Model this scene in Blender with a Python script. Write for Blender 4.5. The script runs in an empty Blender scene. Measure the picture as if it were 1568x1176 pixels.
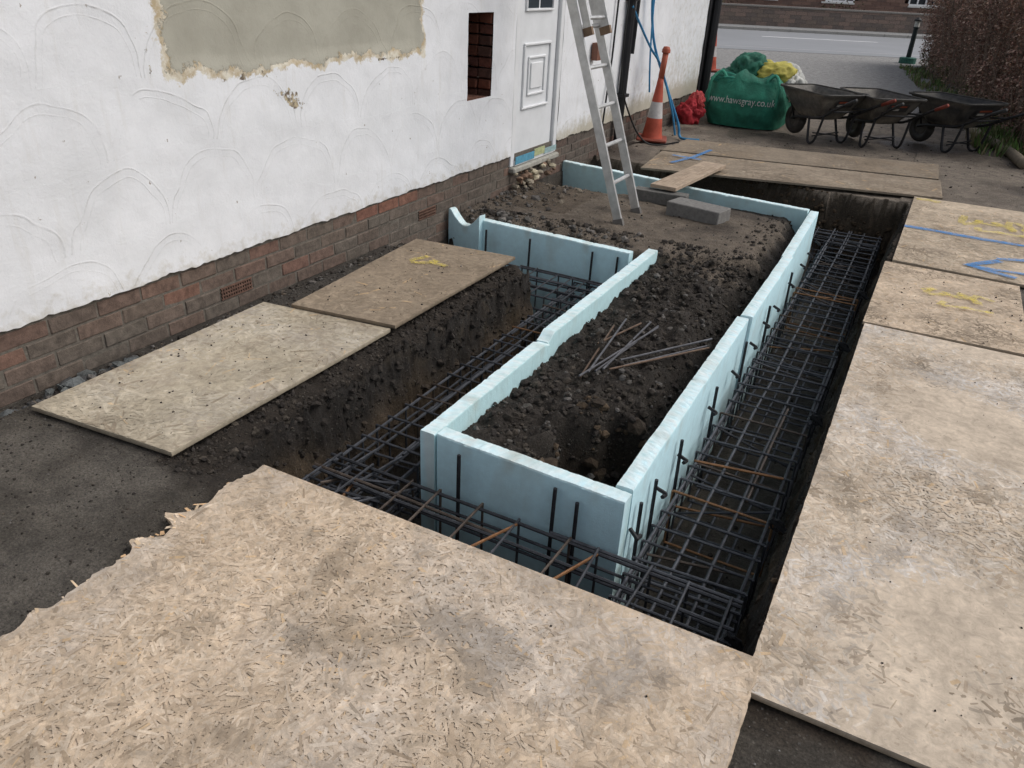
import bpy, bmesh, math, random
from mathutils import Vector, Matrix, noise
from mathutils.bvhtree import BVHTree
random.seed(7)
R=random.random
def U(a,b): return a+(b-a)*random.random()
def nz(x,y,z=0.0,s=1.0): return noise.noise(Vector((x*s,y*s,z*s)))
def fb(x,y,z=0.0,s=1.0,o=4): return noise.fractal(Vector((x*s,y*s,z*s)),0.9,2.0,o)
def clamp(v,a=0.0,b=1.0): return a if v<a else b if v>b else v
def sm(a,b,v):
    t=clamp((v-a)/(b-a)); return t*t*(3-2*t)
def mixc(a,b,t): return tuple(a[i]*(1-t)+b[i]*t for i in range(3))
scn=bpy.context.scene
COL=scn.collection

# ------------------------------------------------------------ materials
def newmat(name):
    m=bpy.data.materials.new(name); m.use_nodes=True
    return m,m.node_tree,m.node_tree.nodes['Principled BSDF']
class NT:
    def __init__(s,nt): s.nt=nt
    def n(s,t,**k):
        nd=s.nt.nodes.new(t)
        for a,b in k.items(): setattr(nd,a,b)
        return nd
    def l(s,a,b): s.nt.links.new(a,b)
    def m(s,op,a,b=None,c=None):
        nd=s.n('ShaderNodeMath',operation=op)
        for i,v in enumerate((a,b,c)):
            if v is None: continue
            if isinstance(v,(int,float)): nd.inputs[i].default_value=v
            else: s.l(v,nd.inputs[i])
        return nd.outputs[0]
    def noise(s,vec,scale,detail=6,rough=.6,dist=0):
        nd=s.n('ShaderNodeTexNoise'); nd.inputs['Scale'].default_value=scale
        nd.inputs['Detail'].default_value=detail; nd.inputs['Roughness'].default_value=rough
        nd.inputs['Distortion'].default_value=dist
        if vec: s.l(vec,nd.inputs['Vector'])
        return nd.outputs['Fac']
    def mr(s,v,a,b,c=0.0,d=1.0):
        nd=s.n('ShaderNodeMapRange'); nd.clamp=True
        s.l(v,nd.inputs[0])
        for i,x in enumerate((a,b,c,d)): nd.inputs[i+1].default_value=x
        return nd.outputs[0]
    def mix(s,f,a,b,bt='MIX'):
        nd=s.n('ShaderNodeMix',data_type='RGBA',blend_type=bt)
        for i,v in ((0,f),(6,a),(7,b)):
            if isinstance(v,(int,float)): nd.inputs[i].default_value=v
            elif isinstance(v,tuple): nd.inputs[i].default_value=(v[0],v[1],v[2],1)
            else: s.l(v,nd.inputs[i])
        return nd.outputs[2]
    def grey(s,v):
        g=s.n('ShaderNodeCombineColor')
        for i in range(3): s.l(v,g.inputs[i])
        return g.outputs[0]
    def obj(s):
        return s.n('ShaderNodeTexCoord').outputs['Object']
    def bump(s,h,strength,dist,bs):
        nd=s.n('ShaderNodeBump'); nd.inputs['Strength'].default_value=strength
        nd.inputs['Distance'].default_value=dist; s.l(h,nd.inputs['Height'])
        s.l(nd.outputs[0],bs.inputs['Normal']); return nd
def vmat(name,rough=.8,ns=20,amt=.3,bump=.3,bd=.01,metal=0,bs2=None,spec=.3):
    """vertex-colour driven material with procedural variation"""
    m,nt,bs=newmat(name); t=NT(nt); o=t.obj()
    at=t.n('ShaderNodeAttribute',attribute_name='Col').outputs['Color']
    f=t.noise(o,ns,8,.65)
    v=t.mr(f,.3,.7,1-amt,1+amt*.6)
    t.l(t.mix(1.0,at,t.grey(v),'MULTIPLY'),bs.inputs['Base Color'])
    t.bump(t.noise(o,bs2 or ns*3,8,.7),bump,bd,bs)
    bs.inputs['Roughness'].default_value=rough; bs.inputs['Metallic'].default_value=metal
    bs.inputs['Specular IOR Level'].default_value=spec
    return m
def osb_mat():
    m,nt,bs=newmat('osb_strand'); t=NT(nt); o=t.obj()
    at=t.n('ShaderNodeAttribute',attribute_name='Col').outputs['Color']
    a=t.mr(t.noise(o,3.2,9,.68),.34,.66,.88,1.25)
    b=t.mr(t.noise(o,26,8,.72,.6),.32,.68,.74,1.24)
    c1=t.mix(1.0,at,t.grey(t.m('MULTIPLY',a,b)),'MULTIPLY')
    w=t.mr(t.noise(o,2.3,10,.78,.4),.52,.68,0,.55)
    c1=t.mix(w,c1,(.25,.20,.15))
    d=t.mr(t.noise(o,10,10,.82),.58,.68,0,.6)
    c2=t.mix(d,c1,(.17,.13,.092))
    e=t.mr(t.noise(o,60,6,.8),.62,.71,0,.6)
    c3=t.mix(e,c2,(.10,.08,.06))
    t.l(c3,bs.inputs['Base Color'])
    t.bump(t.noise(o,220,8,.7),.4,.002,bs)
    bs.inputs['Roughness'].default_value=.85; bs.inputs['Specular IOR Level'].default_value=.2
    return m
def ground_mat():
    m,nt,bs=newmat('ground_soil_tarmac'); t=NT(nt); o=t.obj()
    at=t.n('ShaderNodeAttribute',attribute_name='Col'); c=at.outputs['Color']; wet=at.outputs['Alpha']
    f=t.mr(t.noise(o,9,10,.7),.3,.7,.6,1.35)
    f2=t.mr(t.noise(o,110,6,.75),.3,.7,.4,1.6)
    vo=t.n('ShaderNodeTexVoronoi'); vo.inputs['Scale'].default_value=85; t.l(o,vo.inputs['Vector'])
    sp=t.n('ShaderNodeSeparateColor'); t.l(vo.outputs['Color'],sp.inputs[0])
    peb=t.m('MULTIPLY',t.mr(sp.outputs[0],.84,.90,0,1),t.mr(vo.outputs['Distance'],.2,.4,1,0))
    c1=t.mix(1.0,c,t.grey(t.m('MULTIPLY',f,f2)),'MULTIPLY')
    c2=t.mix(t.m('MULTIPLY',peb,.40),c1,(.24,.22,.19))
    t.l(c2,bs.inputs['Base Color'])
    h=t.m('ADD',t.m('MULTIPLY',t.noise(o,38,10,.78),1.2),t.m('MULTIPLY',peb,.25))
    h=t.m('ADD',h,t.m('MULTIPLY',t.noise(o,200,4,.7),.4))
    t.bump(h,1.0,.024,bs)
    t.l(t.mr(wet,0,1,.92,.22),bs.inputs['Roughness'])
    bs.inputs['Specular IOR Level'].default_value=.35
    return m
M_ground=ground_mat()
M_osb=osb_mat()
M_clod=vmat('soil_clod',.95,40,.5,.8,.01)
M_brick=vmat('brick_clay',.9,25,.45,.7,.006)
M_mortar=vmat('mortar',.95,40,.4,.6,.006)
M_rebar=vmat('rebar_steel',.5,30,.5,.5,.003,metal=.35,bs2=250)
M_foam=vmat('foam_insulation',.8,22,.08,.5,.004,bs2=110)
M_alu=vmat('aluminium',.42,12,.25,.1,.002,metal=.6)
M_plastic=vmat('plastic',.55,10,.3,.15,.002)
M_paint=vmat('painted_metal',.6,14,.5,.25,.003)
M_fabric=vmat('woven_fabric',.75,9,.35,.7,.02,bs2=16)
M_wood=vmat('sawn_wood',.85,16,.3,.3,.003)
M_conc=vmat('concrete',.95,35,.3,.6,.004)
M_leaf=vmat('foliage',.8,6,.3,.0,.001)
M_upvc=vmat('upvc_white',.35,6,.08,.05,.002)
def road_mat():
    m,nt,bs=newmat('road_asphalt'); t=NT(nt); o=t.obj()
    f=t.noise(o,.5,8,.6)
    t.l(t.mix(f,(.24,.248,.258),(.34,.348,.36)),bs.inputs['Base Color'])
    t.bump(t.noise(o,60,4),.2,.01,bs); bs.inputs['Roughness'].default_value=.5
    return m
M_road=road_mat()
def spray(name,col,lo=.42,hi=.6,mx=.85):
    m,nt,bs=newmat(name); t=NT(nt); o=t.obj()
    bs.inputs['Base Color'].default_value=(*col,1); bs.inputs['Roughness'].default_value=.7
    t.l(t.mr(t.noise(o,34,10,.95),lo,hi,.0,mx),bs.inputs['Alpha'])
    return m
M_yel=spray('spray_yellow',(.78,.63,.10),.42,.62,.75); M_blu=spray('spray_blue',(.04,.24,.58),.37,.57,.85)
def plaster_mat():
    m,nt,bs=newmat('white_render'); t=NT(nt); o=t.obj()
    at=t.n('ShaderNodeAttribute',attribute_name='Col')
    sep=t.n('ShaderNodeSeparateColor'); t.l(at.outputs['Color'],sep.inputs[0])
    P,D,C=sep.outputs
    sx=t.n('ShaderNodeSeparateXYZ'); t.l(o,sx.inputs[0])
    n2=t.noise(o,14,8,.65); n3=t.noise(o,3.3,8,.65)
    y=t.m('ADD',sx.outputs[1],t.m('MULTIPLY',t.noise(o,1.4,3,.5),.42)); z=t.m('ADD',sx.outputs[2],t.m('MULTIPLY',t.noise(o,1.1,3,.5),.30))
    def arcs(w,h,ox,oz):
        zz=t.m('DIVIDE',t.m('ADD',z,oz),h); row=t.m('FLOOR',zz); v=t.m('FRACT',zz)
        u=t.m('SUBTRACT',t.m('FRACT',t.m('ADD',t.m('DIVIDE',t.m('ADD',y,ox),w),t.m('MULTIPLY',row,.5))),.5)
        a=t.m('MULTIPLY',u,w); b=t.m('MULTIPLY',v,h)
        return t.m('SQRT',t.m('ADD',t.m('MULTIPLY',a,a),t.m('MULTIPLY',b,b)))
    d=arcs(.56,.32,3,0.0); r0=.268
    line=t.mr(t.m('ABSOLUTE',t.m('SUBTRACT',d,r0)),0,.006,1,0)
    line2=t.mr(t.m('ABSOLUTE',t.m('SUBTRACT',d,r0-.035)),0,.004,.5,0)
    fade=t.mr(t.noise(o,2.1,5,.6),.38,.56,.15,1)
    ln=t.m('MULTIPLY',t.m('MAXIMUM',line,line2),t.m('MULTIPLY',fade,t.mr(n2,.4,.6,.3,1)))
    stp=t.m('MULTIPLY',t.mr(d,r0-.05,r0,0,1),fade)
    hgt=t.m('ADD',t.m('MULTIPLY',ln,.38),t.m('MULTIPLY',stp,.22))
    hgt=t.m('ADD',hgt,t.m('MULTIPLY',n2,.60)); hgt=t.m('ADD',hgt,t.m('MULTIPLY',t.noise(o,90,5,.7),.18))
    white=t.mix(t.mr(n3,.35,.7,0,1),(.79,.80,.82),(.69,.70,.715))
    white=t.mix(t.m('MULTIPLY',ln,.36),white,(.42,.41,.40))
    dm=t.mr(t.m('ADD',D,t.m('MULTIPLY',t.m('SUBTRACT',n2,.5),1.1)),.42,.85,0,1)
    white=t.mix(t.m('MULTIPLY',dm,.75),white,(.38,.33,.22))
    ch=t.mr(t.noise(o,19,4,.6),.70,.725,0,1)
    white=t.mix(t.m('MULTIPLY',ch,.8),white,(.28,.23,.18))
    mp=t.n('ShaderNodeMapping'); mp.inputs['Scale'].default_value=(1,9,1.2); t.l(o,mp.inputs[0])
    strk=t.mr(t.noise(mp.outputs[0],2.5,6,.6),.56,.75,0,.28)
    white=t.mix(strk,white,(.56,.54,.49))
    p2=t.m('ADD',P,t.m('MULTIPLY',t.m('SUBTRACT',t.noise(o,6,9,.72),.5),.55))
    edge=t.mr(p2,.44,.47,0,1); inn=t.mr(p2,.52,.535,0,1)
    gry=t.mix(t.mr(t.noise(o,3,8,.6),.3,.7,0,1),(.33,.315,.26),(.43,.415,.35))
    gry=t.mix(t.m('MULTIPLY',ln,.25),gry,(.28,.26,.2))
    c=t.mix(edge,white,t.mix(t.mr(n2,.4,.6,0,1),(.46,.37,.24),(.68,.64,.54)))
    c=t.mix(inn,c,gry)
    c3=t.m('ADD',C,t.m('MULTIPLY',t.m('SUBTRACT',t.noise(o,16,8,.7),.5),1.3))
    cm=t.mr(c3,.68,.72,0,1)
    c=t.mix(cm,c,t.mix(t.mr(n2,.45,.55),(.50,.42,.28),(.16,.13,.1)))
    t.l(c,bs.inputs['Base Color'])
    hh=t.m('SUBTRACT',hgt,t.m('MULTIPLY',cm,.8)); hh=t.m('SUBTRACT',hh,t.m('MULTIPLY',inn,.9))
    t.bump(hh,.5,.012,bs); bs.inputs['Roughness'].default_value=.75
    bs.inputs['Specular IOR Level'].default_value=.25
    return m
M_plaster=plaster_mat()

# ------------------------------------------------------------ mesh builder
class MB:
    def __init__(s): s.v=[];s.f=[];s.c=[]
    def add(s,vs,fs,col):
        b=len(s.v); s.v+= [tuple(v) for v in vs]
        s.f+=[tuple(i+b for i in f) for f in fs]
        if isinstance(col,list): s.c+=col
        else: s.c+=[col]*len(vs)
    def box(s,x0,x1,y0,y1,z0,z1,col,mtx=None,j=0,bev=0):
        cx,cy,cz=(x0+x1)/2,(y0+y1)/2,(z0+z1)/2
        if bev:
            vs=[];fs=[]
            hx,hy,hz=(x1-x0)/2,(y1-y0)/2,(z1-z0)/2
            idx={}
            for sx in(-1,1):
                for sy in(-1,1):
                    for sz in(-1,1):
                        for a in range(3):
                            p=[sx*hx,sy*hy,sz*hz]
                            for k in range(3):
                                if k!=a: p[k]-=(sx,sy,sz)[k]*bev
                            idx[(sx,sy,sz,a)]=len(vs); vs.append((p[0]+cx,p[1]+cy,p[2]+cz))
            for a in range(3):
                o1,o2=[k for k in range(3) if k!=a]
                for sg in(-1,1):
                    q=[]
                    for (u,w) in((-1,-1),(1,-1),(1,1),(-1,1)):
                        k=[0,0,0];k[a]=sg;k[o1]=u;k[o2]=w; q.append(idx[(*k,a)])
                    fs.append(q)
            for a in range(3):
                o1,o2=[k for k in range(3) if k!=a]
                for u in(-1,1):
                    for w in(-1,1):
                        k0=[0,0,0];k0[a]=-1;k0[o1]=u;k0[o2]=w;k1=list(k0);k1[a]=1
                        fs.append([idx[(*k0,o1)],idx[(*k1,o1)],idx[(*k1,o2)],idx[(*k0,o2)]])
            for sx in(-1,1):
                for sy in(-1,1):
                    for sz in(-1,1): fs.append([idx[(sx,sy,sz,a)] for a in range(3)])
        else:
            vs=[(x,y,z) for x in(x0,x1) for y in(y0,y1) for z in(z0,z1)]
            fs=[(0,1,3,2),(4,6,7,5),(0,4,5,1),(2,3,7,6),(0,2,6,4),(1,5,7,3)]
        if j: vs=[(a+U(-j,j),b+U(-j,j),c+U(-j,j)) for a,b,c in vs]
        if mtx: vs=[mtx@Vector(v) for v in vs]
        s.add(vs,fs,col)
    def tube(s,pts,r,n=6,col=(.1,.1,.1),cap=True):
        pts=[Vector(p) for p in pts]; vs=[];fs=[]
        up=None
        for i,p in enumerate(pts):
            d=(pts[min(i+1,len(pts)-1)]-pts[max(i-1,0)]).normalized()
            if up is None:
                up=d.orthogonal().normalized()
            up=(up-d*up.dot(d)).normalized(); sd=d.cross(up)
            rr=r[i] if isinstance(r,(list,tuple)) else r
            for k in range(n):
                a=2*math.pi*k/n; vs.append(p+up*math.cos(a)*rr+sd*math.sin(a)*rr)
        for i in range(len(pts)-1):
            for k in range(n):
                fs.append((i*n+k,i*n+(k+1)%n,(i+1)*n+(k+1)%n,(i+1)*n+k))
        if cap: fs.append(tuple(range(n))[::-1]); fs.append(tuple(range((len(pts)-1)*n,len(pts)*n)))
        s.add(vs,fs,col)
    def lathe(s,prof,n=20,o=(0,0,0),cols=None,col=(.5,.5,.5)):
        vs=[];fs=[];cc=[]
        for i,(r,z) in enumerate(prof):
            for k in range(n):
                a=2*math.pi*k/n; vs.append((o[0]+r*math.cos(a),o[1]+r*math.sin(a),o[2]+z)); cc.append(cols[i] if cols else col)
        for i in range(len(prof)-1):
            for k in range(n): fs.append((i*n+k,i*n+(k+1)%n,(i+1)*n+(k+1)%n,(i+1)*n+k))
        s.add(vs,fs,cc)
    def obj(s,name,mat,parent=None,smooth=False,loc=None,rz=None):
        me=bpy.data.meshes.new(name); me.from_pydata(s.v,[],s.f)
        a=me.color_attributes.new('Col','FLOAT_COLOR','POINT')
        flat=[]
        for c in s.c: flat.extend((c[0],c[1],c[2],c[3] if len(c)>3 else 0.0))
        a.data.foreach_set('color',flat)
        me.materials.append(mat)
        if smooth: me.polygons.foreach_set('use_smooth',[True]*len(me.polygons))
        bm=bmesh.new(); bm.from_mesh(me); bmesh.ops.recalc_face_normals(bm,faces=bm.faces); bm.to_mesh(me); bm.free()
        ob=bpy.data.objects.new(name,me); COL.objects.link(ob)
        if parent: ob.parent=parent
        if loc: ob.location=loc
        if rz is not None: ob.rotation_euler=(0,0,rz)
        return ob
def empty(name,loc=(0,0,0),rz=0):
    e=bpy.data.objects.new(name,None); e.empty_display_size=.2; COL.objects.link(e)
    e.location=loc; e.rotation_euler=(0,0,rz); return e
bm=bmesh.new(); bmesh.ops.create_icosphere(bm,subdivisions=1,radius=1)
ICO_V=[v.co.copy() for v in bm.verts]; ICO_F=[tuple(v.index for v in f.verts) for f in bm.faces]; bm.free()
def stone(mb,x,y,z,r,col,flat=.7,j=.3):
    e=Matrix.Rotation(U(0,6.3),3,'Z')@Matrix.Rotation(U(-.5,.5),3,'X')
    sx,sy=U(.7,1.3),U(.7,1.3)
    vs=[]
    for v in ICO_V:
        w=Vector((v.x*sx,v.y*sy,v.z*flat))*(1+U(-j,j)); w=e@w
        vs.append((x+w.x*r,y+w.y*r,z+w.z*r))
    k=U(.7,1.3); mb.add(vs,ICO_F,tuple(c*k for c in col))

# ------------------------------------------------------------ ground height field
DEPTH=-.68
def wob(x,y): return nz(x,y,1.3,2.2)*.04+nz(x,y,4.0,8)*.022
def rbank(x,y): return -.07+.008*(y-1.6)+nz(x,y,7.7,2.2)*.03+nz(x,y,2.0,9)*.014
def island(x,y):
    return (-1.43<x<-.64 and 2.16<y<6.7) or (-3.0<x<-.64 and 4.73<y<6.72+.08*(-x-.6)/2.4)
def td(x,y):
    """distance inside trench from its outer cut face; <=0 : outside"""
    if x<-3.1 or x>.1 or y<1.2 or y>7.6 or island(x,y): return -1
    w=wob(x,y); rb=rbank(x,y); d=-1
    if x>-.66: d=max(d,min(rb-x,7.45+w-y))
    if y>6.6: d=max(d,min(7.42+w-y,rb-x,x+3.0))
    if y<2.2: d=max(d,min(x+1.97-w,rb-x))
    if x<-1.40 and y<4.8:
        if y>4.03+w and x>-3.02: d=max(d,y-4.03-w if x<-1.97+w else max(y-4.03-w,x+1.97-w))
        else: d=max(d,x+1.97-w)
    if x<-1.55: d=min(d,max((y-1.60-.25*w)+ .0,(x+1.66)))
    return d
def hgt(x,y):
    n=fb(x,y,0,3.0,5)
    d=td(x,y)
    if d>0:
        fl=DEPTH+.03*n+.010*fb(x,y,3,14,3)
        dd=d+.016*fb(x,y,6,9,3)+.010*nz(x,y,2,26)
        wd=.085+.03*nz(x,y,2,3)
        t=clamp(dd/wd)
        return fl*(t**.85)
    if island(x,y):
        lump=.024*fb(x,y,0,4,4)+.022*fb(x,y,5,15,4)
        low=-.112+lump*1.6+.035*sm(3.0,4.4,y)+.045*math.exp(-((x+1.02)/.18)**2)
        hi=-.012+lump*.35+.015*nz(x,y,4,2)
        e=4.84+.16*nz(x,1,0,3)+.07*nz(x,3,0,12)+ .35*sm(-1.2,-.75,x)
        if x<-1.5: e=4.80
        t=sm(e-.02,e+.01,y)
        h=low*(1-t)+hi*t
        h-=.15*sm(-.88,-.72,x+.07*nz(x,y,2,5))*(1-.1*t)
        h-=.07*sm(6.2,6.5,y+.1*nz(x,y,1,3))
        h-=.22*sm(-2.1,-2.35,x+.1*nz(x,y,2,4))*sm(6.1,6.45,y)
        dx=(x+.83)/.27; dy=(y-2.50)/.36
        q=math.sqrt(dx*dx+dy*dy)+.30*nz(x,y,8,6)
        h-=.34*(1-sm(.65,1.0,q))
        if x<-1.6: h-=.10*(1-sm(4.74,4.98,y+.08*nz(x,0,0,6)))*sm(-1.6,-1.8,x)
        return h
    amp=.006
    h=amp*n+.004*fb(x,y,2,22,4)
    if x<-2.86: h-=.045*sm(-2.86,-2.93,x) if y>1.2 else .02
    if -2.16<x<-1.9 and 1.5<y<4.1: h+=.016*fb(x,y,3,10,4)-.012-.03*sm(-2.09,-1.98,x)
    if y>8.6 and y<14: h+=.014*fb(x,y,0,1.3,4)
    if y>7.4 and -.1>x>-3: h-=.01
    return h
def lines(segs):
    out=[]
    for a,b,st in segs:
        n=max(1,int(round((b-a)/st)))
        out+=[a+(b-a)*i/n for i in range(n)]
    out.append(segs[-1][1]); return out
xs=lines([(-400,-100,60),(-100,-30,10),(-30,-6,2),(-6,-3.1,.4),(-3.1,-2.12,.02),(-2.12,-2.04,.01),(-2.04,-1.83,.0055),(-1.83,-.2,.02),(-.2,0,.009),(0,1.5,.06),(1.5,4,.3),(4,20,2),(20,100,10),(100,400,60)])
ys=lines([(-300,-60,60),(-60,-6,6),(-6,.2,.5),(.2,1.2,.04),(1.2,4.75,.017),(4.75,7.3,.02),(7.3,7.55,.01),(7.55,9.5,.06),(9.5,14,.12),(14,40,1),(40,100,6),(100,600,60)])
g=MB(); nx=len(xs); ny=len(ys)
T_TAR=(.155,.138,.116); T_SOIL=(.030,.025,.021); T_BR=(.085,.060,.038); T_MND=(.18,.146,.112); T_MUD=(.23,.192,.152); T_FAR=(.32,.312,.30)
for y in ys:
    for x in xs:
        near=(-6<x<4 and 0<y<16)
        h=hgt(x,y) if near else 0.0
        wet=0.0; px,py=x,y
        n=fb(x,y,0,2,3) if (-8<x<6 and -1<y<30) else 0
        d=td(x,y)
        if d>0:
            if d<.16:
                k=sm(0,.02,d)*(1-sm(.11,.16,d))
                rx=(.034*nz(y,h,3,7)+.020*nz(y,h,9,19)+.010*nz(y,h,5,45))*k
                if y>7.2: py+=(.03*nz(x,h,3,7)+.02*nz(x,h,9,19))*k
                else: px+=rx
            if h<-.55:
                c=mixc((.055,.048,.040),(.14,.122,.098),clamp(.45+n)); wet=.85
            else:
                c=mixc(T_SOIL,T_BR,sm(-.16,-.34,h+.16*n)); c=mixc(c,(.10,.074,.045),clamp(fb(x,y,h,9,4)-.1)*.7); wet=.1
                if y>7.2: c=mixc(c,(.11,.085,.058),.6)
        elif island(x,y):
            t=sm(-.085,-.045,h)
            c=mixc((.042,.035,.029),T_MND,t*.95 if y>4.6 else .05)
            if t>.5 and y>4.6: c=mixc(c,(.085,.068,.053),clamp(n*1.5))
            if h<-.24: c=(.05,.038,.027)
            if x<-2.3 and y>5.3: c=mixc(c,T_BR,.5)
        elif near:
            nn_=.08*nz(x,y,4,6)+.05*nz(x,y,7,20)
            c=mixc(T_TAR,(.095,.082,.066),clamp(.40+n*1.3))
            s1=sm(1.36,1.50,y+nn_)*(1-sm(7.1,7.4,y))
            cs_=mixc(T_SOIL,T_TAR,.35) if x<-2.14 else (mixc(T_SOIL,T_BR,.2) if x<-1.5 else mixc(T_SOIL,T_BR,.5))
            if x<.3: c=mixc(c,cs_,s1)
            mud=clamp(.35+fb(x,y,2,1.1,5)*1.5)
            cm=mixc(T_MUD,(.095,.075,.058),mud); s2=sm(6.9,7.3,y+nn_)
            c=mixc(c,cm,s2); wet=(.10+.75*sm(.5,.95,mud))*s2
            s3=sm(12.0,15.0,y+x*.3); c=mixc(c,T_FAR,s3); wet*=1-.6*s3
            if x>1.3 and y>6: c=mixc(c,(.11,.105,.06),.5)
        else:
            c=T_FAR if y>12 else T_TAR
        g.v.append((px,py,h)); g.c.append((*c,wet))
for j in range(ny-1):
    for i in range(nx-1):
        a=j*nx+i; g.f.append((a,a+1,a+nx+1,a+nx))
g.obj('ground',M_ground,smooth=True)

# soil rubble mass
rb=MB()
def scat(n,x0,x1,y0,y1,r0,r1,cols,cond=None,flat=.8,pw=2.6,zf=None):
    k=0;tries=0
    while k<n and tries<n*8:
        tries+=1
        x,y=U(x0,x1),U(y0,y1)
        if cond and not cond(x,y): continue
        r=r0*(r1/r0)**(R()**pw)
        stone(rb,x,y,(zf if zf is not None else hgt(x,y))+r*.2,r,random.choice(cols),flat); k+=1
DK=[(.045,.038,.03),(.055,.046,.038),(.032,.027,.023),(.07,.058,.046),(.045,.038,.033)]
GR=[(.10,.092,.082),(.14,.13,.12),(.07,.062,.055),(.17,.155,.14),(.11,.09,.07)]
scat(6500,-1.40,-.68,2.2,4.9,.003,.022,DK*3+GR[:2])
scat(1000,-2.9,-.7,4.8,6.6,.002,.011,GR+DK)
scat(800,-2.9,-1.6,4.76,5.15,.004,.032,DK+GR)
scat(500,-1.45,-.7,4.75,5.15,.004,.022,DK,)
scat(300,-1.0,-.68,5.1,6.6,.004,.02,DK,)
scat(300,-2.95,-2.45,4.8,6.6,.005,.038,GR+[(.2,.17,.13)])
scat(2400,-2.14,-1.95,1.45,4.0,.002,.016,DK,lambda x,y: td(x,y)<0.01)
scat(500,-1.99,-.1,1.6,7.3,.003,.018,DK+[T_BR],lambda x,y: td(x,y)>0.12)
scat(1100,-2.99,-2.84,.6,6.0,.004,.022,GR+DK)
scat(34,-2.97,-2.86,1.35,2.0,.02,.045,[(.13,.14,.14),(.09,.09,.09),(.16,.17,.165)])
scat(3000,-3.0,-1.8,0.4,1.6,.0015,.006,DK+DK+GR,pw=3.5)
scat(400,-2.85,-2.6,2.7,4.2,.004,.016,GR+DK)
scat(300,-1.05,-.68,2.20,2.85,.008,.040,[T_BR,(.07,.05,.033),(.05,.038,.028)])
scat(420,-.1,-.03,1.6,7.4,.003,.014,DK+[T_BR])
scat(500,-2.9,1.4,7.4,10.5,.003,.014,GR+DK)
scat(450,-1.0,2.0,9,13,.003,.016,GR+DK)
scat(300,-.05,.9,.9,1.5,.0015,.004,GR+[(.3,.29,.27)])
# crumbs trodden onto the boards
scat(150,-1.7,-.1,.4,1.6,.001,.0035,DK+GR,zf=.036)
scat(220,0,1.0,1.6,4.2,.001,.004,DK+GR,zf=.030)
scat(120,0,.7,4.3,5.4,.0015,.006,DK+GR,zf=.033)
scat(160,-2.75,-2.12,1.5,2.7,.0015,.006,DK+GR,zf=.032)
scat(120,-2.65,-2.1,2.8,3.95,.0015,.006,DK+GR,zf=.052)
for i in range(1500):
    y=U(1.62,4.05); x=-1.97+wob(-1.97,y)+U(.0,.09); h=hgt(x,y)
    if h<-.62: continue
    x+=.034*nz(y,h,3,7)+.020*nz(y,h,9,19)
    stone(rb,x,y,h,.003*(7**(R()**2)),mixc(T_SOIL,T_BR,sm(-.16,-.36,h)*U(.4,1)),.9)
for i in range(500):
    y=U(1.6,7.3); x=rbank(-.07,y)-U(0,.08)
    stone(rb,x,y,hgt(x,y),U(.004,.015),mixc(T_SOIL,T_BR,clamp(-hgt(x,y)*2.2)),.9)
for i in range(400):
    x=U(-1.5,-.1); y=7.43+wob(x,7.43)-U(0,.09)
    stone(rb,x,y,hgt(x,y),U(.006,.026),T_BR,.9)
rb.obj('soil_rubble',M_clod)

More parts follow.
